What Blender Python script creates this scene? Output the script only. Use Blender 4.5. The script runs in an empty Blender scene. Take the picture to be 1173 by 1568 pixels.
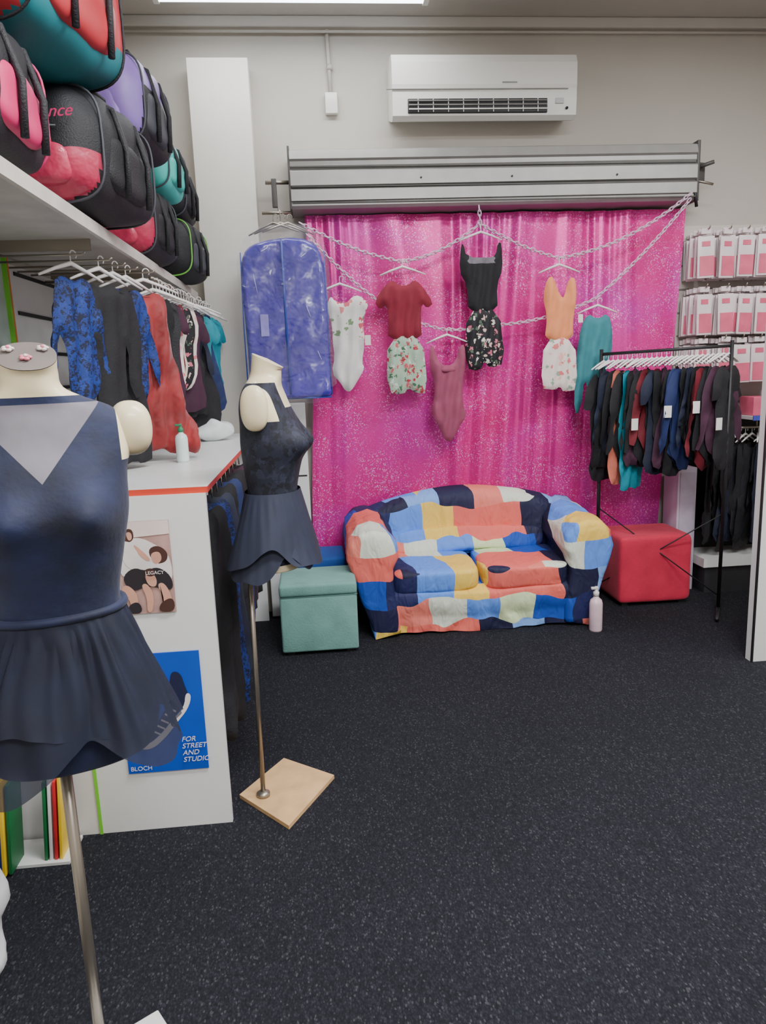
import bpy, bmesh, math, random
from mathutils import Vector, Matrix, noise
from mathutils.geometry import delaunay_2d_cdt
random.seed(7)
sc=bpy.context.scene
# ------------------------------------------------------------ materials
def lin(c):
    def f(v):
        v/=255.0
        return v/12.92 if v<=.04045 else ((v+.055)/1.055)**2.4
    return (f(c[0]),f(c[1]),f(c[2]),1)
def newmat(name):
    m=bpy.data.materials.new(name);m.use_nodes=True
    nt=m.node_tree;b=nt.nodes['Principled BSDF']
    return m,nt,b
def N(nt,t,**k):
    n=nt.nodes.new(t)
    for a,v in k.items(): n.inputs[a.replace('_',' ')].default_value=v
    return n
def coord(nt): return nt.nodes.new('ShaderNodeTexCoord').outputs['Object']
def ramp(nt,fac,stops,const=False):
    r=nt.nodes.new('ShaderNodeValToRGB');cr=r.color_ramp
    if const: cr.interpolation='CONSTANT'
    while len(cr.elements)<len(stops): cr.elements.new(.5)
    for e,(p,c) in zip(cr.elements,stops):
        e.position=p;e.color=c if len(c)==4 else lin(c)
    nt.links.new(fac,r.inputs[0]);return r.outputs[0]
def addbump(nt,b,h,strength,dist=.01):
    bp=nt.nodes.new('ShaderNodeBump');bp.inputs['Strength'].default_value=strength;bp.inputs['Distance'].default_value=dist
    nt.links.new(h,bp.inputs['Height']);nt.links.new(bp.outputs[0],b.inputs['Normal'])
def M(name,col,rough=.6,metal=0,var=.12,vs=9,bump=0,bs=120,sheen=0,alpha=1,coat=0,spec=.5,trans=0,emit=0,bd=.01):
    m,nt,b=newmat(name);L=nt.links;co=coord(nt)
    n=N(nt,'ShaderNodeTexNoise',Scale=vs,Detail=4.0);L.new(co,n.inputs['Vector'])
    c=lin(col);d=tuple(max(0,x*(1-var)) for x in c[:3])+(1,);u=tuple(min(1,x*(1+var)+.002*var) for x in c[:3])+(1,)
    L.new(ramp(nt,n.outputs[0],[(.3,d),(.7,u)]),b.inputs['Base Color'])
    b.inputs['Roughness'].default_value=rough;b.inputs['Metallic'].default_value=metal
    b.inputs['Specular IOR Level'].default_value=spec
    b.inputs['Sheen Weight'].default_value=sheen;b.inputs['Coat Weight'].default_value=coat
    b.inputs['Alpha'].default_value=alpha;b.inputs['Transmission Weight'].default_value=trans
    if emit: b.inputs['Emission Color'].default_value=c;b.inputs['Emission Strength'].default_value=emit
    if bump:
        n2=N(nt,'ShaderNodeTexNoise',Scale=bs,Detail=3.0);L.new(co,n2.inputs['Vector']);addbump(nt,b,n2.outputs[0],bump,bd)
    return m
def floral(name,base,cols,scale=22,thr=.36,rough=.7):
    m,nt,b=newmat(name);L=nt.links;co=coord(nt)
    nz=N(nt,'ShaderNodeTexNoise',Scale=scale*1.6,Detail=3.0);L.new(co,nz.inputs['Vector'])
    mx=nt.nodes.new('ShaderNodeVectorMath');mx.operation='MULTIPLY_ADD'
    L.new(nz.outputs['Color'],mx.inputs[0]);mx.inputs[1].default_value=(.05,.05,.05);L.new(co,mx.inputs[2])
    v=N(nt,'ShaderNodeTexVoronoi',Scale=scale);L.new(mx.outputs[0],v.inputs['Vector'])
    lt=nt.nodes.new('ShaderNodeMath');lt.operation='LESS_THAN';L.new(v.outputs['Distance'],lt.inputs[0]);lt.inputs[1].default_value=thr
    sp=nt.nodes.new('ShaderNodeSeparateColor');L.new(v.outputs['Color'],sp.inputs[0])
    k=[(i/len(cols),c) for i,c in enumerate(cols)]
    rc=ramp(nt,sp.outputs[0],k,True)
    mi=nt.nodes.new('ShaderNodeMix');mi.data_type='RGBA';L.new(lt.outputs[0],mi.inputs[0]);mi.inputs[6].default_value=lin(base);L.new(rc,mi.inputs[7])
    L.new(mi.outputs[2],b.inputs['Base Color']);b.inputs['Roughness'].default_value=rough
    return m
def patchwork():
    m,nt,b=newmat('patchwork_cover');L=nt.links;co=coord(nt)
    nz=N(nt,'ShaderNodeTexNoise',Scale=4.0,Detail=1.0);L.new(co,nz.inputs['Vector'])
    mx=nt.nodes.new('ShaderNodeVectorMath');mx.operation='MULTIPLY_ADD'
    L.new(nz.outputs['Color'],mx.inputs[0]);mx.inputs[1].default_value=(.11,.11,.11);L.new(co,mx.inputs[2])
    s=nt.nodes.new('ShaderNodeSeparateXYZ');L.new(mx.outputs[0],s.inputs[0])
    def mth(op,a,bb,c=None):
        n=nt.nodes.new('ShaderNodeMath');n.operation=op
        for i,v in enumerate((a,bb,c)):
            if v is None: continue
            if isinstance(v,(int,float)): n.inputs[i].default_value=v
            else: L.new(v,n.inputs[i])
        return n.outputs[0]
    v=mth('ADD',mth('MULTIPLY_ADD',s.outputs[1],-4.2,mth('MULTIPLY',s.outputs[2],6.4)),40.25)
    u=mth('ADD',mth('MULTIPLY_ADD',s.outputs[1],1.2,mth('MULTIPLY',s.outputs[0],4.7)),40)
    fv=mth('FLOOR',v,0)
    wn=nt.nodes.new('ShaderNodeTexWhiteNoise');wn.noise_dimensions='1D';L.new(fv,wn.inputs['W'])
    fu=mth('FLOOR',mth('MULTIPLY_ADD',wn.outputs['Value'],.9,u),0)
    idx=mth('MODULO',mth('MULTIPLY_ADD',fv,7,mth('MULTIPLY',fu,4)),13)
    fac=mth('DIVIDE',mth('ADD',idx,.5),13)
    cols=[(20,22,62),(230,104,92),(92,144,236),(208,224,178),(232,124,110),(20,22,58),(238,198,88),(18,74,176),(216,222,206),(124,168,236),(228,104,94),(26,32,84),(92,142,232)]
    L.new(ramp(nt,fac,[(i/13,c) for i,c in enumerate(cols)],True),b.inputs['Base Color'])
    b.inputs['Roughness'].default_value=.7
    mp=nt.nodes.new('ShaderNodeMapping');L.new(co,mp.inputs[0]);mp.inputs['Scale'].default_value=(1,.6,.45)
    n2=N(nt,'ShaderNodeTexNoise',Scale=17,Detail=2.0,Distortion=.8);L.new(mp.outputs[0],n2.inputs['Vector']);addbump(nt,b,n2.outputs[0],.6,.025)
    return m
def carpet():
    m,nt,b=newmat('charcoal_loop_carpet');L=nt.links;co=coord(nt)
    mp=nt.nodes.new('ShaderNodeMapping');L.new(co,mp.inputs[0]);mp.inputs['Scale'].default_value=(1,.55,1);mp.inputs['Rotation'].default_value=(0,0,.5)
    v=N(nt,'ShaderNodeTexVoronoi',Scale=230);L.new(mp.outputs[0],v.inputs['Vector'])
    s=nt.nodes.new('ShaderNodeSeparateColor');L.new(v.outputs['Color'],s.inputs[0])
    c1=ramp(nt,s.outputs[0],[(0,(35,36,43)),(.5,(42,43,51)),(.82,(50,51,59)),(.94,(70,70,76))],True)
    dk=ramp(nt,v.outputs['Distance'],[(.15,(1,1,1,1)),(.75,(.5,.5,.5,1))])
    mi=nt.nodes.new('ShaderNodeMix');mi.data_type='RGBA';mi.blend_type='MULTIPLY';mi.inputs[0].default_value=1
    L.new(c1,mi.inputs[6]);L.new(dk,mi.inputs[7])
    n=N(nt,'ShaderNodeTexNoise',Scale=1.4,Detail=3.0);L.new(co,n.inputs['Vector'])
    m2=nt.nodes.new('ShaderNodeMix');m2.data_type='RGBA';m2.blend_type='MULTIPLY';m2.inputs[0].default_value=1
    L.new(mi.outputs[2],m2.inputs[6]);L.new(ramp(nt,n.outputs[0],[(.3,(.85,.85,.85,1)),(.7,(1,1,1,1))]),m2.inputs[7])
    L.new(m2.outputs[2],b.inputs['Base Color'])
    b.inputs['Roughness'].default_value=.95;b.inputs['Specular IOR Level'].default_value=.2;addbump(nt,b,dk,.25,.002)
    return m
def sparkle():
    m,nt,b=newmat('pink_sparkle_fabric');L=nt.links;co=coord(nt)
    v=N(nt,'ShaderNodeTexVoronoi',Scale=185);L.new(co,v.inputs['Vector'])
    s=nt.nodes.new('ShaderNodeSeparateColor');L.new(v.outputs['Color'],s.inputs[0])
    n=N(nt,'ShaderNodeTexNoise',Scale=1.6,Detail=3.0,Distortion=.6);L.new(co,n.inputs['Vector'])
    base=ramp(nt,n.outputs[0],[(.28,(214,24,126)),(.52,(222,38,150)),(.75,(204,50,172))])
    sp=ramp(nt,s.outputs[1],[(0,(246,120,200)),(.5,(252,190,234)),(.84,(196,120,244)),(.93,(255,150,170))],True)
    gt=nt.nodes.new('ShaderNodeMath');gt.operation='GREATER_THAN';gt.inputs[1].default_value=.80;L.new(s.outputs[0],gt.inputs[0])
    n3=N(nt,'ShaderNodeTexNoise',Scale=4.5,Detail=3.0);L.new(co,n3.inputs['Vector'])
    fr=ramp(nt,n3.outputs[0],[(.40,(.12,.12,.12,1)),(.60,(.85,.85,.85,1))])
    fa=nt.nodes.new('ShaderNodeMath');fa.operation='MULTIPLY';L.new(gt.outputs[0],fa.inputs[0]);L.new(fr,fa.inputs[1])
    mi=nt.nodes.new('ShaderNodeMix');mi.data_type='RGBA';L.new(fa.outputs[0],mi.inputs[0]);L.new(base,mi.inputs[6]);L.new(sp,mi.inputs[7])
    L.new(mi.outputs[2],b.inputs['Base Color']);b.inputs['Roughness'].default_value=.33;b.inputs['Metallic'].default_value=.25
    b.inputs['Sheen Weight'].default_value=.1
    return m
# ------------------------------------------------------------ builder
def smoothrows(keys,z):
    ks=sorted(keys,key=lambda k:k[0])
    if z<=ks[0][0]: return ks[0][1:]
    if z>=ks[-1][0]: return ks[-1][1:]
    for i in range(len(ks)-1):
        a,b=ks[i],ks[i+1]
        if a[0]<=z<=b[0]:
            t=(z-a[0])/(b[0]-a[0])
            p=ks[max(0,i-1)];q=ks[min(len(ks)-1,i+2)]
            out=[]
            for j in range(1,len(a)):
                m1=(b[j]-p[j])/max(1e-6,(b[0]-p[0]))*(b[0]-a[0]);m2=(q[j]-a[j])/max(1e-6,(q[0]-a[0]))*(b[0]-a[0])
                out.append((2*t**3-3*t*t+1)*a[j]+(t**3-2*t*t+t)*m1+(-2*t**3+3*t*t)*b[j]+(t**3-t*t)*m2)
            return out
class B:
    def __init__(s,name): s.name=name;s.v=[];s.f=[];s.fm=[];s.sm=[];s.mats=[]
    def mi(s,m):
        if m not in s.mats: s.mats.append(m)
        return s.mats.index(m)
    def add(s,vs,fs,mat,smooth=True,T=None,matfn=None):
        o=len(s.v)
        vs=[Vector(v) for v in vs]
        for k,f in enumerate(fs):
            s.f.append([o+i for i in f])
            mm=mat
            if matfn:
                c=sum((vs[i] for i in f),Vector())/len(f);mm=matfn(c) or mat
            s.fm.append(s.mi(mm));s.sm.append(smooth)
        s.v+= [T@v for v in vs] if T else vs
        return s
    def box(s,c,d,mat,rot=0,bev=0,T=None,smooth=False,matfn=None):
        bm=bmesh.new();bmesh.ops.create_cube(bm,size=1)
        for v in bm.verts: v.co=Vector((v.co.x*d[0],v.co.y*d[1],v.co.z*d[2]))
        if bev: bmesh.ops.bevel(bm,geom=bm.edges[:],offset=bev,segments=3,profile=.5,affect='EDGES')
        X=Matrix.Translation(c)@Matrix.Rotation(rot,4,'Z')
        if T: X=T@X
        bm.verts.index_update()
        s.add([v.co.copy() for v in bm.verts],[[v.index for v in f.verts] for f in bm.faces],mat,smooth or bev>0,X,matfn)
        bm.free();return s
    def rbox(s,c,d,mat,e=.35,rot=0,nu=40,nv=24,wob=0,ws=6,T=None,matfn=None,tilt=0):
        vs=[];fs=[]
        def sg(x,p): return math.copysign(abs(x)**p,x)
        for j in range(nv+1):
            ph=-math.pi/2+math.pi*j/nv
            for i in range(nu):
                th=2*math.pi*i/nu
                x=sg(math.cos(ph),e)*sg(math.cos(th),e);y=sg(math.cos(ph),e)*sg(math.sin(th),e);z=sg(math.sin(ph),e)
                p=Vector((x*d[0]/2,y*d[1]/2,z*d[2]/2))
                if wob:
                    q=(p+Vector(c))*ws;p=p+noise.noise_vector(q)*wob
                vs.append(p)
        for j in range(nv):
            for i in range(nu):
                fs.append([j*nu+i,j*nu+(i+1)%nu,(j+1)*nu+(i+1)%nu,(j+1)*nu+i])
        X=Matrix.Translation(c)@Matrix.Rotation(rot,4,'Z')@Matrix.Rotation(tilt,4,'X')
        if T: X=T@X
        return s.add(vs,fs,mat,True,X,matfn)
    def tube(s,pts,r,mat,n=8,T=None,closed=False):
        pts=[Vector(p) for p in pts];vs=[];fs=[];up=None
        m=len(pts);rs=r if isinstance(r,(list,tuple)) else [r]*m
        for i,p in enumerate(pts):
            if closed: t=(pts[(i+1)%m]-pts[i-1]).normalized()
            else: t=(pts[min(i+1,m-1)]-pts[max(i-1,0)]).normalized()
            if up is None:
                up=Vector((0,0,1)) if abs(t.z)<.9 else Vector((1,0,0))
            a=t.cross(up).normalized();up=a.cross(t).normalized()
            for k in range(n):
                th=2*math.pi*k/n;vs.append(p+(a*math.cos(th)+up*math.sin(th))*rs[i])
        for i in range(m if closed else m-1):
            for k in range(n):
                j=(i+1)%m
                fs.append([i*n+k,i*n+(k+1)%n,j*n+(k+1)%n,j*n+k])
        if not closed: fs+= [list(range(n))[::-1],[(m-1)*n+k for k in range(n)]]
        return s.add(vs,fs,mat,True,T)
    def grid(s,rows,mat,wrap=True,T=None,matfn=None,capb=False,capt=False,smooth=True,cuts=None):
        n=len(rows[0]);vs=[p for r in rows for p in r];fs=[]
        for j in range(len(rows)-1):
            for i in range(n if wrap else n-1):
                fs.append([j*n+i,j*n+(i+1)%n,(j+1)*n+(i+1)%n,(j+1)*n+i])
        if capb: fs.append(list(range(n))[::-1])
        if capt: fs.append([(len(rows)-1)*n+k for k in range(n)])
        if cuts:
            bm=bmesh.new();bv=[bm.verts.new(v) for v in vs]
            for f in fs: bm.faces.new([bv[i] for i in f])
            for co,no in cuts:
                bmesh.ops.bisect_plane(bm,geom=bm.verts[:]+bm.edges[:]+bm.faces[:],dist=1e-5,plane_co=co,plane_no=no)
            bm.verts.index_update();vs=[v.co.copy() for v in bm.verts];fs=[[v.index for v in f.verts] for f in bm.faces];bm.free()
        return s.add(vs,fs,mat,smooth,T,matfn)
    def lathe(s,prof,c,mat,n=32,matfn=None,T=None):
        rows=[[Vector((c[0]+r*math.cos(2*math.pi*i/n),c[1]+r*math.sin(2*math.pi*i/n),c[2]+z)) for i in range(n)] for r,z in prof]
        return s.grid(rows,mat,True,T,matfn,True,True)
    def puff(s,out,k,mat,T,depth=.02,res=5,R=12,fold=.006,ff=.35,chaikin=1,matfn=None,seed=0,back=.7):
        """garment: outline in flat-pattern units (x right,y down), k metres per unit"""
        pts=[Vector(p) for p in out]
        for _ in range(chaikin):
            q=[]
            for i in range(len(pts)):
                a,b=pts[i],pts[(i+1)%len(pts)];q+=[a*.75+b*.25,a*.25+b*.75]
            pts=q
        d=[]
        for i in range(len(pts)):
            a,b=pts[i],pts[(i+1)%len(pts)];n=max(1,int((b-a).length/res))
            for j in range(n): d.append(a.lerp(b,j/n))
        pts=d;nb=len(pts)
        def inside(p):
            c=False
            for i in range(nb):
                a,b=pts[i],pts[i-1]
                if (a.y>p.y)!=(b.y>p.y) and p.x<(b.x-a.x)*(p.y-a.y)/(b.y-a.y)+a.x: c=not c
            return c
        def dist(p):
            m=1e9
            for i in range(nb):
                a,b=pts[i],pts[i-1];ab=b-a;L=ab.length_squared
                t=max(0,min(1,(p-a).dot(ab)/L)) if L>1e-9 else 0
                m=min(m,(p-(a+ab*t)).length)
            return m
        xs=[p.x for p in pts];ys=[p.y for p in pts];allp=list(pts)
        y=min(ys)+res*.5;r=0
        while y<max(ys):
            x=min(xs)+(res*.5 if r%2 else res*.25)
            while x<max(xs):
                p=Vector((x,y))
                if inside(p) and dist(p)>res*.45: allp.append(p)
                x+=res
            y+=res*.87;r+=1
        vo,eo,fo,*_=delaunay_2d_cdt(allp,[(i,(i+1)%nb) for i in range(nb)],[],1,1e-4)
        vs=[];fs=[];nv=len(vo)
        def fd(p): return fold*math.sin(p.x*ff+seed+.04*p.y+1.5*noise.noise(Vector((p.x*.03,p.y*.03,seed))))*min(1,(p.y-min(ys))/30)+fold*.5*noise.noise(Vector((p.x*.06,p.y*.05,seed+5)))
        W=[]
        for p in vo:
            t=min(1,dist(p)/R);W.append(math.sqrt(max(0,1-(1-t)**2)))
        for p,w in zip(vo,W): vs.append(Vector((p.x*k,-depth*w+fd(p),-p.y*k)))
        for p,w in zip(vo,W): vs.append(Vector((p.x*k,depth*back*w+fd(p)+.0005,-p.y*k)))
        for f in fo:
            fs.append(list(f)[::-1]);fs.append([nv+i for i in f])
        mf=None
        if matfn: mf=lambda c: matfn(c.x/k,-c.z/k,c.y)
        return s.add(vs,fs,mat,True,T,mf)
    def hanger(s,T,mat,w=.34,drop=.07,r=.004):
        pts=[(0,0,-drop*.3),(0,0,.0)]
        for i in range(9):
            a=math.pi*1.25*i/8;pts.append((.014-.014*math.cos(a),0,.008+.014*math.sin(a)))
        s.tube(pts,.0022,mat,6,T)
        s.tube([(-w/2,0,-drop),(-w*.25,0,-drop*.62),(0,0,-drop*.3),(w*.25,0,-drop*.62),(w/2,0,-drop)],[.004,.006,.008,.006,.004],mat,8,T)
        return s
    def done(s,parent=None):
        me=bpy.data.meshes.new(s.name)
        mn=Vector((min(v.x for v in s.v),min(v.y for v in s.v),min(v.z for v in s.v)));mxx=Vector((max(v.x for v in s.v),max(v.y for v in s.v),max(v.z for v in s.v)))
        c=(mn+mxx)/2;c.z=mn.z
        me.from_pydata([v-c for v in s.v],[],s.f)
        for m in s.mats: me.materials.append(m)
        me.polygons.foreach_set('material_index',s.fm);me.polygons.foreach_set('use_smooth',s.sm)
        me.update()
        o=bpy.data.objects.new(s.name,me);bpy.context.collection.objects.link(o);o.location=c
        if parent: o.parent=parent;o.location=c-parent.location
        return o
def TR(x,y,z,rz=0,ry=0,rx=0): return Matrix.Translation((x,y,z))@Matrix.Rotation(rz,4,'Z')@Matrix.Rotation(ry,4,'Y')@Matrix.Rotation(rx,4,'X')
def text(body,size,loc,rot,mat,parent=None,name='lettering',sx=1,shear=0):
    t=bpy.data.curves.new(name,'FONT');t.body=body;t.size=size;t.extrude=.0005;t.shear=shear;t.materials.append(mat)
    o=bpy.data.objects.new(name,t);bpy.context.collection.objects.link(o);o.location=loc;o.rotation_euler=rot;o.scale=(sx,1,1)
    if parent:
        o.parent=parent;o.matrix_parent_inverse=Matrix.Translation(-Vector(parent.location))
    return o
# ------------------------------------------------------------ palette
white=M('white_laminate',(222,223,222),.35,var=.02)
wallm=M('painted_wall',(188,182,173),.8,var=.03,vs=2,bump=.05)
ceilm=M('ceiling_paint',(184,178,170),.85,var=.02)
plastic=M('white_plastic',(222,220,214),.3,var=.01)
hang=M('hanger_plastic',(238,235,233),.3,var=.01)
black=M('black_cloth',(26,26,31),.8,var=.25,bump=.2)
navy=M('navy_velvet',(17,27,60),.75,var=.6,vs=8,sheen=.08,bump=.15,bs=60)
navyc=M('navy_chiffon',(15,22,44),.75,var=.3,vs=14,alpha=.84)
navyd=M('dark_navy_cloth',(30,36,56),.75,var=.2)
blklace=floral('charcoal_lace',(30,34,50),[(16,18,28),(42,46,64),(20,22,34)],40,.5)
skin=M('mannequin_cream',(228,213,176),.4,var=.03,coat=.2)
mesh=M('sheer_mesh',(112,107,116),.6,var=.25,vs=10)
steel=M('brushed_steel',(160,152,140),.35,metal=.85,var=.08)
grey=M('shutter_grey',(158,156,153),.42,metal=.35,var=.06)
greyd=M('shutter_dark',(80,78,76),.5,metal=.3)
dark=M('dark_plastic',(24,24,27),.5)
wood=M('raw_plywood',(205,165,118),.6,var=.14,vs=14)
teal=M('teal_fabric',(112,158,150),.85,bump=.2)
red=M('red_fabric',(196,36,68),.85,bump=.2,sheen=.1)
blue=M('blue_fabric',(28,78,156),.85)
ptch=patchwork()
# ------------------------------------------------------------ room
XL,XR,YB,YF,CZ=-1.15,3.6,4.87,-2.2,3.62
B('floor').box(((XL+XR)/2,(YB+YF)/2,-.05),(XR-XL+.2,YB-YF+.2,.1),carpet()).done()
B('ceiling').box(((XL+XR)/2,(YB+YF)/2,CZ+.05),(XR-XL+.2,YB-YF+.2,.1),ceilm).done()
B('wall_back').box(((XL+XR)/2,YB+.05,CZ/2),(XR-XL+.2,.1,CZ),wallm).done()
B('wall_left').box((XL-.05,(YB+YF)/2,CZ/2),(.1,YB-YF+.2,CZ),wallm).done()
B('wall_right').box((XR+.05,(YB+YF)/2,CZ/2),(.1,YB-YF+.2,CZ),wallm).done()
B('wall_front').box(((XL+XR)/2,YF-.05,CZ/2),(XR-XL+.2,.1,CZ),wallm).done()
B('pillar').box((-.455,4.785,1.675),(.35,.17,3.35),M('pillar_paint',(216,212,204),.7,var=.02),bev=.004).done()
b=B('trim_1');b.box((1.2,4.84,3.59),(4.8,.06,.06),ceilm,bev=.01);b.tube([(-1.1,4.83,3.54),(3.5,4.83,3.54)],.008,wallm);b.done()
b=B('cable_conduit');b.tube([(.19,4.855,3.58),(.2,4.855,3.2)],.012,wallm);b.box((.2,4.85,3.15),(.075,.04,.12),plastic,bev=.006);b.tube([(.2,4.855,3.36),(.2,4.84,3.34)],.018,wallm);b.done()
glow=M('tube_glow',(235,245,255),.5,var=0,emit=9)
for i,(x,y,l,rz) in enumerate([(0,4.45,1.50,0),(1.0,1.3,1.5,0),(2.6,2.6,1.5,0)]):
    b=B('fluorescent_light');b.box((x,y,3.595),(l,.14,.05),plastic,bev=.008)
    for dy in(-.035,.035): b.tube([(x-l/2+.03,y+dy,3.555),(x+l/2-.03,y+dy,3.555)],.014,glow,10)
    for dx in(-l/2+.015,l/2-.015): b.box((x+dx,y,3.56),(.03,.12,.04),plastic)
    b.done()
def area(name,loc,sx,sy,pw,rot=(0,0,0),col=(.98,.99,1)):
    l=bpy.data.lights.new(name,'AREA');l.shape='RECTANGLE';l.size=sx;l.size_y=sy;l.energy=pw;l.color=col
    o=bpy.data.objects.new(name,l);o.location=loc;o.rotation_euler=rot;bpy.context.collection.objects.link(o)
area('ceiling_lamp_a',(0.0,4.30,3.5),1.5,.12,20)
area('ceiling_lamp_b',(1.0,1.3,3.5),1.5,.5,138)
area('ceiling_lamp_c',(2.6,2.6,3.5),1.5,.5,72)
area('ceiling_lamp_d',(.8,-.9,3.45),1.6,.8,150)
w=bpy.data.worlds.new('world');w.use_nodes=True;w.node_tree.nodes['Background'].inputs[0].default_value=(.8,.8,.85,1);w.node_tree.nodes['Background'].inputs[1].default_value=.3;sc.world=w
# ------------------------------------------------------------ air conditioner
b=B('air_conditioner')
prof=[(4.866,3.055),(4.74,3.01),(4.68,2.995),(4.645,3.015),(4.635,3.11),(4.635,3.16),(4.63,3.18),(4.63,3.30),(4.65,3.345),(4.70,3.355),(4.866,3.355)]
b.grid([[Vector((x,y,z)) for y,z in prof] for x in(.55,.56,1.1,1.65,1.66)],plastic,True,None,None,True,True,False)
b.box((1.06,4.631,3.155),(1.09,.012,.004),M('seam_grey',(150,148,142)))
b.box((1.06,4.640,3.065),(.84,.02,.078),dark,bev=.004)
for z in(3.045,3.068,3.09): b.box((1.06,4.630,z),(.83,.02,.006),M('louver_grey',(120,118,116)) if z>3.06 else plastic)
for i in range(9): b.box((.7+i*.09,4.634,3.065),(.004,.02,.07),plastic)
b.box((1.555,4.634,3.09),(.05,.01,.03),M('ac_display',(190,190,190)));b.tube([(1.60,4.64,3.05),(1.60,4.63,3.05)],.008,dark)
b.box((1.25,4.629,3.19),(.09,.004,.008),M('ac_badge',(150,150,150)))
b.done()
# ------------------------------------------------------------ roller shutter + curtain
b=B('roller_shutter_box')
prof=[(4.862,2.50),(4.62,2.50),(4.60,2.515),(4.60,2.535),(4.585,2.54),(4.585,2.60),(4.61,2.615),(4.585,2.625),(4.585,2.70),(4.61,2.72),(4.60,2.735),(4.60,2.76),(4.585,2.77),(4.60,2.82),(4.66,2.84),(4.862,2.84)]
b.grid([[Vector((x,y,z+.012*(x+.07)/2.5)) for y,z in prof] for x in(-.07,2.41)],grey,True,None,None,True,True,False)
for z in(2.527,2.615,2.725): b.box((1.17,4.598,z+.004),(2.47,.012,.007),greyd)
for x in(.7,1.25,1.9): b.lathe([(.006,0),(.006,.01)],(0,0,0),greyd,8,T=TR(x,4.59,2.66,0,0,math.pi/2))
b.box((-.075,4.725,2.67),(.012,.26,.35),greyd,bev=.003);b.box((2.42,4.725,2.68),(.02,.26,.35),greyd,bev=.004)
b.box((2.45,4.66,2.68),(.06,.06,.11),greyd,rot=.3,bev=.004);b.tube([(2.42,4.6,2.62),(2.52,4.6,2.6)],.008,steel)
b.tube([(2.42,4.62,2.7),(2.50,4.56,2.72)],.012,greyd);b.tube([(2.40,4.60,2.60),(2.42,4.60,2.47)],.01,dark)
b.tube([(-.22,4.66,2.66),(-.08,4.66,2.66)],.012,steel);b.box((-.17,4.66,2.60),(.03,.03,.16),greyd,bev=.003)
b.tube([(-.25,4.66,2.49),(-.08,4.66,2.49)],.01,steel)
b.done()
b=B('sparkle_curtain');rows=[];nx=300;nz=44
for j in range(nz+1):
    t=j/nz;z=2.495-(2.495-.27)*t;r=[]
    xl=.0+(-.04)*t+.02*math.sin(t*5);xr=2.44-.10*t
    for i in range(nx+1):
        u=i/nx
        a=(.010+.012*t)*(1+.9*noise.noise(Vector((u*7,t*.8,9))))
        ph=u*58+7*noise.noise(Vector((u*4,t*.5,0)))
        y=4.785-a*math.sin(ph)-.03*noise.noise(Vector((u*6,t*1.5,3)))-.012*math.sin(ph*2.3+1)*(1-t)*.5-.035*t*math.exp(-((u-.60)/.012)**2)-.03*t*math.exp(-((u-.66)/.01)**2)-.025*t*math.exp(-((u-.57)/.008)**2)
        r.append(Vector((xl+(xr-xl)*u,min(y,4.835),z-.02*math.sin(ph*.5)*t)))
    rows.append(r)
b.grid(rows,sparkle(),False);b.done()
# ------------------------------------------------------------ chains
chm=M('chain_plastic',(222,196,216),.3,metal=.1,var=.03)
def chain(name,pts,step=.027):
    P=[];n=14
    for i in range(len(pts)-1):
        a=Vector(pts[i][:3]);c=Vector(pts[i+1][:3]);sag=pts[i+1][3] if len(pts[i+1])>3 else 0
        for k in range(n):
            t=k/n;p=a.lerp(c,t);p.z-=sag*4*t*(1-t);P.append(p)
    P.append(Vector(pts[-1][:3]))
    b=B(name);acc=0;k=0;i=0;cur=P[0]
    while i<len(P)-1:
        d=P[i+1]-cur
        if acc+d.length>=step:
            cur=cur+d.normalized()*(step-acc);acc=0
            t=(P[i+1]-P[i]).normalized();X=t.to_track_quat('X','Z').to_matrix().to_4x4();X.translation=cur
            X=X@Matrix.Rotation(math.pi/2*(k%2)+.4,4,'X')
            b.tube([(.020*math.cos(a),.0095*math.sin(a),0) for a in [2*math.pi*q/10 for q in range(10)]],.0034,chm,5,X,True);k+=1
        else: acc+=d.length;cur=P[i+1];i+=1
    return b.done()
chain('hanging_chain',[(-.04,4.56,2.42),(.575,4.62,2.19,.03),(1.06,4.62,2.40,.04),(1.55,4.62,2.19,.02),(2.36,4.56,2.54,.07)])
chain('hanging_chain.001',[(.0,4.56,2.36),(.40,4.62,1.98,.02),(.84,4.63,1.78,.03),(1.19,4.63,1.80,.01),(1.79,4.62,1.94,.03),(2.35,4.56,2.50,.03)])
chain('hanging_chain.002',[(1.05,4.60,2.51),(1.06,4.60,2.36)])
# ------------------------------------------------------------ displayed garments
K=.0041
tag=M('price_tag',(228,226,220),.6,var=.01)
floW=floral('white_floral',(226,222,218),[(226,222,218),(220,130,130),(120,150,110),(226,222,218),(200,90,100)],24,.42)
floG=floral('sage_floral',(168,192,170),[(176,50,66),(168,192,170),(70,112,84),(214,222,210),(200,90,100)],34,.45)
floD=floral('black_floral',(22,22,30),[(225,190,180),(210,110,130),(90,110,90),(22,22,30),(235,225,215)],32,.40)
floP=floral('blush_floral',(232,218,212),[(220,120,120),(232,218,212),(140,170,150),(232,218,212),(240,180,170)],26,.42)
wht=M('white_knit',(226,224,222),.8,var=.04)
mar=M('maroon_knit',(134,28,50),.8,var=.15,sheen=.1);ora=M('peach_knit',(236,148,98),.8,var=.1)
mau=M('mauve_knit',(152,72,100),.75,var=.15);tea=M('teal_knit',(56,126,136),.8,var=.15)
def place(name,x,z,pieces,y=4.60,rz=0,extra=None,w=.26):
    b=B(name);T=TR(x,y,z,rz);b.hanger(T,hang,w)
    for out,mat,dep,dy,mf in pieces:
        b.puff(out,K,mat,T@TR(0,dy,0),depth=dep,matfn=mf,res=4,seed=x*9,fold=.010)
    if extra: extra(b,T)
    return b.done()
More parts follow.
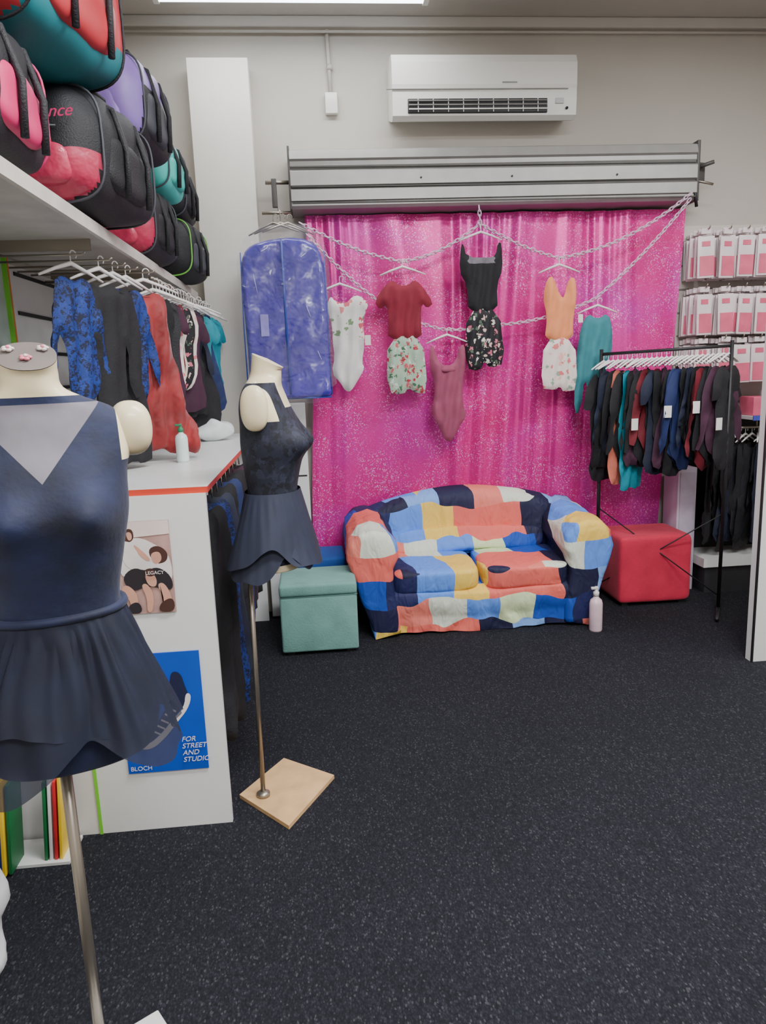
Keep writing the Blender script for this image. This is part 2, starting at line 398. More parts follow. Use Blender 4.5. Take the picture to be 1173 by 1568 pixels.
place('floral_leotard',.19,2.09,[([(-14,22),(-8,30),(8,34),(18,24),(28,22),(42,34),(36,48),(32,60),(34,90),(28,120),(32,128),(20,148),(10,162),(2,162),(-6,148),(-18,134),(-12,110),(-14,90),(-14,62),(-18,50),(-20,34)],wht,.02,0,lambda x,y,d:floW if y<88 else None)],
  extra=lambda b,T:b.box((.155,-.04,-.36),(.035,.003,.06),tag,T=T))
place('maroon_shirt_outfit',.575,2.18,[([(-14,24),(-6,32),(8,32),(16,24),(26,30),(46,58),(36,66),(27,58),(25,80),(27,112),(-25,112),(-23,80),(-25,58),(-36,66),(-44,54),(-26,30)],mar,.022,0,None),
  ([(-26,104),(28,104),(33,192),(14,190),(4,182),(-4,192),(-29,188)],floG,.018,-.005,None)],w=.28)
place('black_tank_outfit',1.06,2.37,[([(-30,22),(-26,22),(-22,40),(10,42),(22,40),(26,20),(32,22),(32,60),(24,80),(24,122),(-20,122),(-22,80),(-33,60)],black,.022,0,lambda x,y,d:mesh if y<50 and -20<x<20 else None),
  ([(-23,114),(27,114),(36,197),(12,204),(3,192),(-4,208),(-27,202)],floD,.018,-.005,None)])
place('mauve_leotard',.84,1.77,[([(-26,20),(-20,22),(-14,46),(0,52),(12,46),(20,22),(27,20),(29,48),(22,80),(24,112),(29,128),(14,150),(6,164),(0,168),(-8,162),(-14,146),(-27,122),(-22,100),(-20,78),(-28,50)],mau,.022,0,None)],
  extra=lambda b,T:b.rbox((0,-.02,-.235),(.09,.03,.03),mau,.8,T=T))
place('peach_top_outfit',1.55,2.17,[([(-18,24),(-8,22),(2,52),(8,54),(16,24),(26,26),(28,60),(22,80),(24,118),(-22,118),(-19,80),(-24,50)],ora,.022,0,None),
  ([(-23,112),(25,112),(31,192),(8,196),(2,186),(-4,192),(-29,188)],floP,.018,-.005,None)])
place('teal_jumpsuit',1.80,1.92,[([(-12,18),(-5,24),(6,24),(12,18),(22,26),(26,60),(22,86),(18,90),(16,120),(14,150),(8,172),(-6,172),(-12,150),(-18,110),(-24,168),(-36,168),(-34,110),(-28,50),(-22,26)],tea,.02,0,None)],
  extra=lambda b,T:b.box((-.12,-.03,-.1),(.03,.003,.05),tag,T=T))
# ------------------------------------------------------------ garment bag
b=B('purple_garment_bag')
pur=M('purple_nylon',(66,52,166),.28,var=.22,bump=1,bs=6,vs=4,coat=.5,bd=.03)
purd=M('purple_zip',(40,66,160),.5)
clear,nt_,b_=newmat('clear_plastic');b_.inputs['Base Color'].default_value=(.85,.85,1,1);b_.inputs['Roughness'].default_value=.05;b_.inputs['Alpha'].default_value=.09;b_.inputs['Specular IOR Level'].default_value=1
n_=N(nt_,'ShaderNodeTexNoise',Scale=9,Detail=5.0,Distortion=2.5);nt_.links.new(coord(nt_),n_.inputs['Vector']);addbump(nt_,b_,n_.outputs[0],1,.06)
T=TR(-.135,4.36,2.42)
o=[(-12,32),(12,30),(38,34),(52,46),(58,66),(60,80),(60,150),(61,240),(62,252),(50,255),(-50,255),(-56,252),(-57,240),(-58,150),(-60,80),(-58,60),(-50,44),(-34,36)]
b.puff(o,.0040,pur,T,depth=.045,res=4,R=7,fold=.009,ff=.10)
o2=[(-16,12),(14,10),(44,18),(60,38),(66,70),(66,150),(69,262),(-58,262),(-63,150),(-66,70),(-58,38),(-40,18)]
b.puff(o2,.0040,clear,T@TR(0,.002,0),depth=.064,res=5,R=9,fold=.006,ff=.2,seed=2)
b.tube([(0,-.05,-.14),(.0,-.056,-.5),(.004,-.052,-.99)],.007,purd,6,T)
b.box((-.12,-.055,-.60),(.045,.003,.12),M('clear_pocket',(150,140,220),.15),T=T)
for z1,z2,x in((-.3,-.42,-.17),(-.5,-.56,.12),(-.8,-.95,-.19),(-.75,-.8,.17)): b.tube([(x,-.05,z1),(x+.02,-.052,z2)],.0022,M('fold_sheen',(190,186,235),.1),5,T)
for s_ in(-1,1): b.tube([(s_*.232,-.02,-.2),(s_*.24,-.02,-.6),(s_*.24,-.02,-1.0)],.004,purd,6,T)
b.tube([(-.22,-.02,-1.015),(.24,-.02,-1.015)],.005,purd,6,T)
for dx,a in((-.04,-.3),(0,0),(.04,.35)): b.hanger(T@TR(dx,0,-.02,a),steel,.3,.08)
b.tube([(0,0,-.02),(0.0,0,.02),(-.01,.1,.06),(-.02,.28,.08)],.003,steel,6,T)
b.done()
# ------------------------------------------------------------ sofa
b=B('patchwork_sofa')
def arm(x0,sgn):
    prof=[(.13,.0),(.07,.2),(.015,.40),(-.015,.50),(.0,.60),(.06,.655),(.14,.67),(.22,.645),(.275,.58),(.285,.50),(.255,.43),(.25,.33),(.28,.15),(.28,.0)]
    rows=[]
    for j in range(-4,24):
        t=max(0,j)/23;y=4.085+.60*t;k=1.0
        if j<0: k=(.985,.93,.80,.45)[-j-1];y-=(.012,.024,.034,.038)[-j-1]
        r=[]
        for q in range(len(prof)-1):
            for h in range(5):
                a=prof[q];c=prof[q+1];u=h/5;px=a[0]+(c[0]-a[0])*u;pz=a[1]+(c[1]-a[1])*u
                px=.14+(px-.14)*k
                if pz>.3: pz=.3+(pz-.3)*(.5+.5*k)
                pz*=.97+.06*t
                p=Vector((x0+sgn*px,y,pz));nv=noise.noise_vector(p*9)*.010;p+=nv
                p.z=max(.004,p.z);r.append(p)
        rows.append(r)
    b.grid(rows,ptch,True,None,None,True,True)
arm(.155,1);arm(1.705,-1)
bo=[(24,-30),(21,-58),(26,-67),(44,-73),(72,-78.5),(92,-80),(112,-78.5),(140,-74),(156,-68),(162,-58),(162,-30)]
b.puff([(x,y) for x,y in bo],.01,ptch,TR(0,4.60,0,0,0,-.10),depth=.11,res=3,R=9,fold=.006,ff=.4,chaikin=2,back=.5)
b.rbox((.655,4.32,.325),(.53,.50,.15),ptch,.30,wob=.010,ws=9,rot=.01,tilt=.03)
b.rbox((1.205,4.32,.325),(.53,.50,.15),ptch,.30,wob=.010,ws=9,rot=-.01,tilt=.03)
rows=[]
for j in range(24):
    t=j/23;z=.285-.275*t;r=[]
    for i in range(160):
        u=i/159;x=.30+1.26*u
        y=4.085-.02*math.sin(math.pi*min(1,t*1.5))-.010*math.sin(u*44+4*noise.noise(Vector((u*4,t*2,0))))*(.3+t)*(.6)
        y+=.05*(1-min(1,t*8))
        r.append(Vector((x,y,z+.008*math.sin(u*9))))
    rows.append(r)
b.grid(rows,ptch,False)
b.box((.93,4.38,.14),(1.26,.52,.25),ptch,bev=.03)
b.rbox((.93,4.52,.46),(1.02,.08,.16),ptch,.5,wob=.02,ws=7,tilt=-.35)
b.done()
# ------------------------------------------------------------ ottomans
def ottoman(name,x0,x1,y0,y1,h,mat,seam,lid=True):
    b=B(name);c=((x0+x1)/2,(y0+y1)/2)
    if lid:
        b.box((c[0],c[1],.02+(h-.09)/2),(x1-x0-.004,y1-y0-.004,h-.09),mat,bev=.012)
        b.box((c[0],c[1],h-.035),(x1-x0,y1-y0,.07),mat,bev=.018)
        b.tube([(x0+.001,y0+.001,h-.07),(x1-.001,y0+.001,h-.07),(x1-.001,y1-.001,h-.07),(x0+.001,y1-.001,h-.07)],.002,seam,6,closed=True)
    else:
        b.rbox((c[0],c[1],.02+(h-.02)/2),(x1-x0,y1-y0,h-.02),mat,.14,nu=80,nv=48,wob=.004,ws=6)
        b.box((c[0],c[1],.15),(x1-x0-.03,y1-y0-.03,.24),mat,bev=.02)
    for dx in(x0+.05,x1-.05):
        for dy in(y0+.05,y1-.05): b.box((dx,dy,.02),(.04,.04,.04),dark)
    return b.done()
ottoman('teal_ottoman',-.25,.180,3.88,4.26,.41,teal,M('teal_seam',(90,130,124)))
ottoman('blue_ottoman',-.20,.14,4.36,4.69,.43,blue,blue)
ottoman('red_ottoman',1.87,2.35,4.32,4.70,.46,red,M('red_seam',(150,24,50)),False)
def bottle(name,x,y,z,h,r,body,cap):
    b=B(name);b.lathe([(r*.9,0),(r,.01),(r,h*.62),(r*.85,h*.70),(r*.4,h*.76),(r*.38,h*.8)],(x,y,z),body,24)
    b.lathe([(r*.45,h*.79),(r*.45,h*.88),(r*.25,h*.9),(r*.22,h)],(x,y,z),cap,20)
    b.box((x-r*.3,y-r*.1,z+h*.97),(r*1.1,r*.4,h*.05),cap,bev=.002);return b.done()
bottle('pink_bottle',1.575,3.96,0,.27,.038,M('pink_bottle_body',(224,196,206),.3),plastic)
# ------------------------------------------------------------ counter
b=B('counter')
grn=M('green_edge',(120,200,60),.5);org=M('red_edge',(206,62,40),.5)
b.box((-.87,3.47,.59),(.50,2.15,1.18),white)
b.box((-.745,3.46,1.19),(.77,2.15,.02),white,matfn=lambda c:org if c.y<-1.07 or c.x>.384 else None)
b.box((-.97,2.385,.585),(.31,.02,1.17),white)
b.box((-.815,2.38,.585),(.01,.02,1.17),grn)
b.box((-.588,2.385,.59),(.445,.02,1.18),white)
b.box((-.49,4.53,.59),(.26,.02,1.18),white)
b.tube([(-.44,2.40,1.13),(-.44,4.5,1.13)],.008,steel)
cnt=b.done()
def flat(b,o,k,mat,T,sm=0):
    pts=[Vector(p) for p in o]
    for _ in range(sm):
        q=[]
        for i in range(len(pts)):
            a,c=pts[i],pts[(i+1)%len(pts)];q+=[a*.75+c*.25,a*.25+c*.75]
        pts=q
    bm=bmesh.new();bv=[bm.verts.new((p.x*k,0,-p.y*k)) for p in pts];f=bm.faces.new(bv);bmesh.ops.triangulate(bm,faces=[f]);bm.verts.index_update()
    b.add([v.co.copy() for v in bm.verts],[[v.index for v in f.verts] for f in bm.faces],mat,False,T);bm.free()
pst=B('dance_poster')
dk=M('poster_dark',(34,28,34));sk=M('poster_skin',(206,152,130));wh=M('poster_white',(222,214,212));hr=M('poster_hair',(70,40,32))
pst.box((-.575,2.370,.945),(.17,.004,.31),M('poster_tan',(176,140,132),.5,var=.3,vs=10))
Tp=TR(-.575,2.366,.945)
L_=[0]
def fl(o,m,sm=2):
    L_[0]+=1;flat(pst,o,.001,m,Tp@TR(0,-.0002*L_[0],0),sm)
fl([(-85,-155),(85,-155),(85,-110),(-85,-100)],M('poster_pale',(226,206,200)),0)
fl([(-80,-80),(-20,-110),(50,-70),(84,-30),(84,60),(20,10),(-40,20),(-84,30)],wh)
fl([(10,-60),(44,-76),(76,-50),(70,-16),(30,-10)],hr)
fl([(22,-50),(50,-54),(56,-24),(34,-8),(20,-26)],sk)
fl([(-60,-130),(-30,-134),(-26,-100),(-44,-86),(-64,-100)],hr)
fl([(-52,-122),(-34,-122),(-32,-98),(-46,-92)],sk)
fl([(-70,-90),(-40,-92),(-20,-60),(-10,-10),(-36,10),(-70,-20)],wh)
fl([(-34,-80),(-22,-76),(20,-30),(14,-20),(-10,-36)],sk)
fl([(-80,30),(-40,-6),(0,10),(40,-4),(80,30),(84,80),(40,70),(0,60),(-50,80)],dk)
fl([(-82,60),(-60,52),(-30,90),(-40,150),(-60,150),(-58,100),(-84,100)],sk)
fl([(-20,56),(0,50),(20,90),(10,150),(-8,150),(-4,100)],sk)
fl([(30,56),(56,50),(80,110),(60,150),(40,140),(52,100)],sk)
fl([(-64,120),(-30,110),(-20,152),(-70,152)],dk);fl([(36,120),(80,100),(84,152),(30,152)],hr)
fl([(-6,20),(20,14),(34,40),(28,66),(4,60)],sk);fl([(-4,4),(22,0),(34,18),(20,30),(0,26)],hr)
po=pst.done();text('LEGACY',.016,(-.575,2.355,.925),(math.pi/2,0,0),wh,po)
pst=B('sneaker_poster');pst.box((-.565,2.370,.435),(.27,.004,.43),M('poster_blue',(14,74,186),.4,var=.05))
Tp=TR(-.565,2.366,.435);L_[0]=0
shoe=M('shoe_navy',(18,26,60))
fl([(40,-150),(70,-140),(80,-90),(90,-60),(70,-20),(30,20),(-10,70),(-60,110),(-90,100),(-60,60),(-10,20),(20,-40),(30,-110)],shoe)
fl([(80,-70),(100,-60),(84,-10),(40,40),(0,90),(-50,130),(-96,124),(-92,104),(-60,112),(-10,72),(30,24),(72,-18)],wh)
for i in range(5): fl([(20-i*14,-20+i*20),(44-i*14,-6+i*20),(42-i*14,0+i*20),(18-i*14,-14+i*20)],wh,0)
po=pst.done()
text('FOR\nSTREET\nAND\nSTUDIO',.025,(-.512,2.358,.33),(math.pi/2,0,0),wh,po,shear=.25)
text('BLOCH',.022,(-.69,2.358,.235),(math.pi/2,0,0),wh,po)
bottle('sanitizer_bottle',-.56,3.12,1.2,.16,.026,M('clear_gel',(210,225,222),.2),M('green_cap',(40,130,90)))
b=B('white_plastic_bag');b.rbox((-.585,4.12,1.262),(.26,.18,.10),M('bag_white',(220,225,226),.4,var=.05),.8,wob=.03,ws=12);b.done()
b=B('slatwall_panel');b.box((-1.13,3.85,1.6),(.03,1.9,.78),white)
for i in range(6): b.box((-1.113,3.9,1.96-.145*i),(.006,1.75,.014),dark)
b.done()
b=B('display_partition');b.box((-1.12,2.45,1.61),(.05,.84,.78),M('panel_grey',(176,190,184),.5));b.box((-1.09,2.875,1.61),(.02,.012,.78),grn);b.box((-1.09,2.89,1.61),(.02,.012,.78),M('orange_edge',(220,130,60)));b.done()
b=B('bag_shelf');b.box((-.905,3.1,2.035),(.45,3.2,.025),M('shelf_board',(190,184,178),.5));b.box((-.675,3.1,2.03),(.014,3.2,.04),M('shelf_lip',(206,200,192),.5))
for y in(1.9,2.7,3.5,4.3): b.box((-.93,y,2.005),(.4,.012,.04),steel)
b.done()
# ------------------------------------------------------------ bags
bbk=M('bag_black',(34,34,39),.65,bump=.3,bs=200);bpk=M('bag_pink',(216,50,110),.5);bco=M('bag_coral',(186,52,60),.55);bte=M('bag_teal',(24,120,130),.55)
bpu=M('bag_purple',(140,112,188),.5);bmi=M('bag_mint',(80,206,196),.5);bre=M('bag_red',(190,50,84),.45,coat=.4,bump=.6,bs=14,bd=.02);bgn=M('bag_green',(120,200,80),.5);bgr=M('bag_grey',(70,72,80),.6)
bme=M('bag_mesh',(46,46,52),.8,bump=.5,bs=400)
def duffel(name,c,d,main,end,piping,rot=0,side=None,top=None,low=False,tilt=0,tz=.12):
    b=B(name);T=TR(*c,rot)@Matrix.Rotation(tilt,4,'X')
    def mf(p):
        if top and p.z>d[2]*tz: return top
        if end and p.y<-d[1]*.36 and p.z<d[2]*(-.05 if low else .25): return end
        return None
    b.rbox((0,0,0),d,main,.52,wob=.022,ws=6,T=T,matfn=mf,nu=72,nv=44)
    b.rbox((d[0]*.40,0,-d[2]*.12),(d[0]*.26,d[1]*.62,d[2]*.5),side or main,.55,wob=.01,ws=9,T=T)
    b.rbox((0,-d[1]*.44,-d[2]*(.2 if low else .12)),(d[0]*.58,d[1]*.16,d[2]*(.36 if low else .46)),end or bme,.55,wob=.01,ws=9,T=T)
    b.tube([(-d[0]*.24,-d[1]*.525,d[2]*.06),(0,-d[1]*.53,d[2]*.075),(d[0]*.24,-d[1]*.525,d[2]*.06)],.003,piping,6,T)
    e=.52
    for yy in(-.36,.36):
        b.tube([(math.copysign(abs(math.cos(a))**e,math.cos(a))*d[0]*.485,yy*d[1],math.copysign(abs(math.sin(a))**e,math.sin(a))*d[2]*.485) for a in [2*math.pi*q/40 for q in range(40)]],.004,piping,6,T,True)
    for yy in(-.15,.15):
        b.tube([(d[0]*.53,yy*d[1],-d[2]*.4),(d[0]*.55,yy*d[1],0),(d[0]*.46,yy*d[1],d[2]*.36),(d[0]*.2,yy*d[1],d[2]*.50),(0,yy*d[1],d[2]*.53)],.010,bbk,6,T)
    b.tube([(d[0]*.2,-d[1]*.15,d[2]*.48),(d[0]*.24,-d[1]*.1,d[2]*.60),(d[0]*.24,d[1]*.1,d[2]*.60),(d[0]*.2,d[1]*.15,d[2]*.48)],.009,bbk,8,T)
    b.tube([(0,-d[1]*.49,d[2]*.15),(0,-d[1]*.3,d[2]*.49),(0,d[1]*.3,d[2]*.50)],.004,steel,6,T)
    return b.done()
duffel('dance_bag',(-.84,1.98,2.235),(.38,.46,.31),bbk,bpk,bpk,0,side=bpk)
o=duffel('dance_bag.001',(-.735,2.64,2.245),(.38,.58,.34),bbk,bre,bgr,-.15,low=True)
text('Dance',.050,(-.765,2.325,2.285),(math.pi/2-.2,0,-.15),bpk,o,sx=1,shear=.3)
duffel('dance_bag.002',(-.76,3.5,2.21),(.32,.46,.30),bbk,bre,bgr,-.1,low=True)
duffel('dance_bag.003',(-.72,4.2,2.205),(.32,.50,.29),bbk,bbk,bgn,-.1,side=bgr)
duffel('dance_bag.004',(-.76,2.30,2.60),(.42,.66,.38),bte,bco,bbk,-.2,side=bco,top=bco,tz=-.22)
duffel('dance_bag.005',(-.70,3.12,2.55),(.34,.46,.32),bbk,bpu,bgr,-.1,side=bgr,top=bpu)
duffel('dance_bag.006',(-.72,3.62,2.475),(.34,.40,.24),bmi,bmi,bgr,-.1)
duffel('dance_bag.007',(-.74,4.15,2.48),(.32,.46,.28),bbk,bbk,bgr,0)
duffel('dance_bag.008',(-.96,2.80,2.56),(.28,.40,.32),bbk,bgr,bbk,0)
# ------------------------------------------------------------ left hanging garments
G_leo=[(-16,18),(-8,26),(8,26),(16,18),(22,22),(26,50),(18,75),(20,105),(10,128),(0,134),(-10,128),(-20,105),(-18,75),(-26,50),(-22,22)]
G_slv=[(-14,18),(0,24),(14,18),(26,26),(36,80),(42,124),(33,128),(24,70),(20,90),(22,122),(8,148),(-8,148),(-22,122),(-20,90),(-24,70),(-33,128),(-42,124),(-36,80),(-26,26)]
G_drs=[(-16,18),(-8,28),(8,28),(16,18),(22,24),(20,60),(22,80),(40,160),(32,182),(14,176),(0,184),(-16,176),(-34,182),(-40,160),(-22,80),(-20,60),(-22,24)]
G_lng=[(-14,18),(0,24),(14,18),(24,28),(26,90),(30,190),(16,196),(4,190),(-10,196),(-26,190),(-24,90),(-24,28)]
G_sh=[(-16,18),(-8,26),(8,26),(16,18),(30,30),(38,60),(30,66),(22,56),(20,105),(26,150),(10,158),(-10,158),(-26,150),(-20,105),(-22,56),(-30,66),(-38,60),(-30,30)]
bluel=floral('blue_lace',(20,48,120),[(12,18,46),(24,56,138),(14,22,56)],60,.55)
redv=M('red_velvet',(142,34,36),.6,var=.35,sheen=.3)
teal2=M('turquoise_cloth',(20,140,160),.7);crm=M('cream_cloth',(220,205,190),.8);cor=M('coral_cloth',(220,120,100),.8);pl=M('plum_cloth',(66,32,54),.8,var=.2)
dred=M('dark_red_cloth',(110,24,38),.75);dblu=M('royal_cloth',(28,42,90),.75,var=.2)
def one(name,x,y,z,out,mat,k=.0040,rz=.3,depth=.02,fold=.01,armx=-1.10):
    b=B(name);T=TR(x,y,z,rz);b.hanger(T,hang,.28);b.puff(out,k,mat,T,depth=depth,res=6,R=12,fold=fold,ff=.3,seed=y*7)
    b.tube([(armx,y,z+.006),(x+.04,y,z+.006),(x+.05,y,z+.014)],.004,steel,6);return b.done()
one('blue_lace_leotard',-.79,2.66,1.96,G_slv,bluel,.0034,1.08)
one('black_leotard',-.735,2.79,1.96,G_slv,black,.0038,1.1)
one('black_trousers',-.72,2.92,1.96,G_lng,black,.0038,1.0)
one('blue_lace_leotard.001',-.70,3.03,1.96,G_slv,bluel,.0035,1.05)
one('red_velvet_dress',-.665,3.17,1.965,[(-14,18),(0,24),(14,18),(24,28),(28,90),(34,140),(50,176),(54,194),(44,202),(30,196),(16,200),(4,190),(-10,196),(-20,190),(-24,90),(-24,28)],redv,.0037,.55,.03,.02)
b=B('clothing_rail')
b.tube([(-.66,3.3,1.965),(-.60,4.62,1.965)],.010,steel)
for y in(3.35,4.55): b.tube([(-1.108,y,1.965),(-.64,y,1.965)],.007,steel)
rl_=b.done()
b=B('hanging_dancewear');ms=[black,bbk,pl,floP,dred,crm,floD,black,floP,pl,black,navyd,black,crm,teal2,dblu,teal2]
for i in range(21):
    y=3.32+i*.06;x=-.66+.06*(i/20)
    T=TR(x,y,1.945+random.uniform(-.01,.01),random.uniform(.2,.9));b.hanger(T,hang,.26)
    b.puff(random.choice([G_leo,G_slv,G_drs,G_sh]),random.uniform(.0031,.0038),ms[min(i,16)],T,depth=.014,res=8,R=12,fold=.010,seed=i)
b.done(rl_)
b=B('hanging_practice_wear')
for i,mm in enumerate([black,black,bluel,navyd,black,dblu,black,black,pl,black]):
    y=2.52+i*.15;T=TR(-.41,y,1.18,random.uniform(.4,.8));b.tube([(0,0,-.09),(0,0,-.045)],.003,steel,6,T);b.puff([(x*.75,yy*(1.12 if i<4 else .95)) for x,yy in G_lng],.0044,mm,T,depth=.03,res=7,R=12,fold=.014,seed=i)
b.done(cnt)
# ------------------------------------------------------------ mannequins
TK=[(1.60,.047,.05,-.012),(1.565,.046,.05,-.005),(1.54,.052,.053,.0),(1.522,.085,.056,.006),(1.505,.125,.060,.01),(1.48,.152,.068,.01),(1.44,.156,.080,.006),(1.39,.143,.094,-.005),(1.32,.138,.105,-.012),(1.25,.124,.095,-.006),(1.15,.108,.082,0),(1.07,.13,.095,.004),(.97,.16,.112,.01),(.90,.156,.108,.008),(.86,.14,.095,.005)]
def bodyring(z,n,grow=0,dz=0):
    hw,hd,yc=smoothrows(TK,z);r=[]
    for i in range(n):
        th=2*math.pi*i/n;c,s_=math.cos(th),math.sin(th)
        x=(hw+grow)*math.copysign(abs(c)**.9,c);y=yc+(hd+grow)*math.copysign(abs(s_)**.9,s_)
        if s_<0:
            g=math.exp(-((z-1.325)/.045)**2)
            y-=.034*g*(math.exp(-((x-.066)/.042)**2)+math.exp(-((x+.066)/.042)**2))
        r.append(Vector((x,y,z+dz)))
    return r
def mannequin(name,loc,rz,fn,cuts,arm=(.075,.080,.100),ax=.158,az=1.462,zb=.86):
    b=B(name);T=TR(loc[0],loc[1],0,rz)
    rows=[bodyring(zb+(1.60-zb)*j/150,144) for j in range(151)]
    for r in rows[-8:]:
        for p in r: p.z+= (p.y)*.5*(max(0,(p.z-1.56))/.04)
    b.grid(rows,skin,True,T,fn,True,False,True,cuts)
    for sx in(-1,1):
        b.rbox((sx*ax,.008,az),arm,skin,.85,T=T@TR(0,0,0),nu=32,nv=20)
    return b,T,rows[-1]
ZV,ZT,WV=1.385,1.518,.110
def fn1(c):
    x,y,z=c
    if z>ZT+.008: return skin
    if abs(x)>.132 and z>1.41: return skin
    if y<.0 and z>ZV and abs(x)<WV*(z-ZV)/(ZT-ZV): return navy if z>ZT-.004 else mesh
    return navy
vv=Vector((ZT-ZV,0,-WV)).normalized();vw=Vector((ZT-ZV,0,WV)).normalized()
V=Vector
b,T,top=mannequin('navy_dress_mannequin',(-.485,1.33),.34,fn1,[((0,0,ZV),vv),((0,0,ZV),vw),((0,0,ZT+.008),V((0,0,1))),((0,0,ZT-.004),V((0,0,1))),((.132,0,0),V((1,0,0))),((-.132,0,0),V((1,0,0))),((0,0,1.41),V((0,0,1))),((0,0,0),V((0,1,0)))])
capm=M('neck_cap_grey',(112,104,100),.6)
cen=sum(top,Vector())/len(top)
b.add([cen+Vector((0,-.004,.006))]+[p+Vector((0,0,.001)) for p in top],[[0,i+1,(i+1)%len(top)+1] for i in range(len(top))],capm,True,T)
fp=M('flower_pink',(224,130,150));fw=M('flower_white',(225,215,210))
for k,(fx,fy) in enumerate([(-.002,-.022),(-.028,.010),(.026,.010)]):
    for q in range(5):
        a=q*2*math.pi/5;X=cen+Vector((fx+.006*math.cos(a),fy+.006*math.sin(a),.009+.5*(fy+.006*math.sin(a))))
        b.rbox(X,(.0095,.0095,.006),fw if k else fp,1,nu=8,nv=6,T=T)
    b.rbox(cen+Vector((fx,fy,.012+.5*fy)),(.006,.006,.006),fp if k else fw,1,nu=8,nv=6,T=T)
def skirt(b,T,mat,z0,L,flare,hemf,n=300,m=44,rip=9,amp=.018,seed=0,gr=.006,fine=.004,pw=.8):
    rows=[]
    for j in range(m+1):
        t=j/m;r=[]
        base=bodyring(z0,n,gr)
        for i,p in enumerate(base):
            th=2*math.pi*i/n;h=hemf(th);z=z0-L*t*h
            d=Vector((math.cos(th),math.sin(th)*.8,0))
            nz=noise.noise(Vector((math.cos(th)*1.6,math.sin(th)*1.6,t*.8+seed)))
            out=flare*(t**pw)*(.55+.45*min(1,h))+amp*t*math.sin(th*rip+seed+3*nz)+.5*amp*t*nz*2+fine*math.sin(th*30+6*nz)*min(1,t*5)*(1-.5*t)
            q=p+d*out;q.z=z+.005*t*math.sin(th*rip*2);r.append(q)
        rows.append(r)
    b.grid(rows,mat,True,T)
b.tube([p for p in bodyring(1.145,80,.005)],.008,navy,8,T,True)
def bumpf(a,c,w): return math.exp(-((((a-c+180)%360)-180)/w)**2)
def hem1(th):
    a=math.degrees(th)%360
    return 1.0+.10*bumpf(a,215,40)-.20*bumpf(a,278,12)+.06*bumpf(a,325,25)+.04*math.sin(math.radians(a*5))
skirt(b,T,navyc,1.145,.262,.088,hem1,amp=.018,rip=5,pw=1.0,fine=.005)
def hem1b(th):
    a=math.degrees(th)%360
    return .88-.10*bumpf(a,230,50)+.05*math.sin(math.radians(a*4))
skirt(b,T,navyc,1.143,.24,.066,hem1b,amp=.012,rip=4,seed=2,gr=.003,pw=1.0)
b.tube([(-.51,1.33,.9),(-.51,1.33,.016)],.011,steel,16)
b.box((-.51,1.36,.008),(.34,.34,.014),white,rot=.6,bev=.004)
b.lathe([(.03,0),(.03,.02),(.014,.03)],(-.51,1.33,.014),steel)
b.done()
def fn2(c):
    x,y,z=c
    if z>1.522: return skin
    if z>1.44 and abs(x)<.052: return skin
    if z>1.40 and abs(x)>.118: return skin
    if z<.93: return skin
    return blklace
b,T,top=mannequin('skirt_mannequin',(-.158,2.50),1.42,fn2,[((0,0,1.522),V((0,0,1))),((0,0,1.44),V((0,0,1))),((0,0,1.40),V((0,0,1))),((.052,0,0),V((1,0,0))),((-.052,0,0),V((1,0,0))),((.118,0,0),V((1,0,0))),((-.118,0,0),V((1,0,0)))],arm=(.06,.088,.145),ax=.155,az=1.445,zb=.905)
cen=sum(top,Vector())/len(top)
b.add([cen+Vector((0,0,.006))]+[p for p in top],[[0,i+1,(i+1)%len(top)+1] for i in range(len(top))],skin,True,T)
def hem2(th):
    a=math.degrees(th)%360
    return 1.0-.28*bumpf(a,208,16)-.10*bumpf(a,250,40)
skirt(b,T,navyd,1.16,.28,.078,hem2,amp=.010,rip=5,seed=1,fine=.001,pw=1)
def hem2b(th):
    a=math.degrees(th)%360
    return .88-.26*bumpf(a,186,26)
skirt(b,T,navyd,1.162,.28,.088,hem2b,amp=.010,rip=4,seed=4,gr=.010,fine=.001,pw=1)
b.tube([(-.255,2.5,.95),(-.265,2.5,.012)],.009,steel,16)
b.tube([(-.255,2.5,.93),(-.18,2.5,.95)],.012,steel,12)
vs=[(-.355,2.52),(-.20,2.76),(.0,2.60),(-.165,2.30)]
b.add([(x,y,.001) for x,y in vs]+[(x,y,.016) for x,y in vs],[[3,2,1,0],[4,5,6,7],[0,1,5,4],[1,2,6,5],[2,3,7,6],[3,0,4,7]],wood,False)
b.lathe([(.025,0),(.025,.012),(.011,.02)],(-.265,2.5,.016),steel)
b.done()
# ------------------------------------------------------------ clothes rack
p0=Vector((1.80,4.52,1.595));p1=Vector((2.43,4.14,1.615));dr=(p1-p0).normalized();nr=Vector((-dr.y,dr.x,0)).normalized()
b=B('clothes_rack');b.tube([p0,p1],.010,dark,10)
for p in(p0,p1):
    b.tube([p+Vector((0,0,.03)),(p.x,p.y,.03)],.011,dark,10);b.tube([(p-nr*.22).to_tuple()[:2]+(.018,),(p+nr*.13).to_tuple()[:2]+(.018,)],.012,dark,10)
b.tube([(p0.x,p0.y,.10),(p1.x,p1.y,.62)],.004,dark,6);b.tube([(p0.x,p0.y,.62),(p1.x,p1.y,.10)],.004,dark,6)
rk=b.done()
b=B('hanging_leotards');ang=math.atan2(nr.y,nr.x)
cs=[black,black,navyd,black,cor,black,teal2,black,pl,black,dred,black,navyd,black,pl,black,dblu,dblu,black,navyd,black,dred,black,black,pl,black]
n_=len(cs)
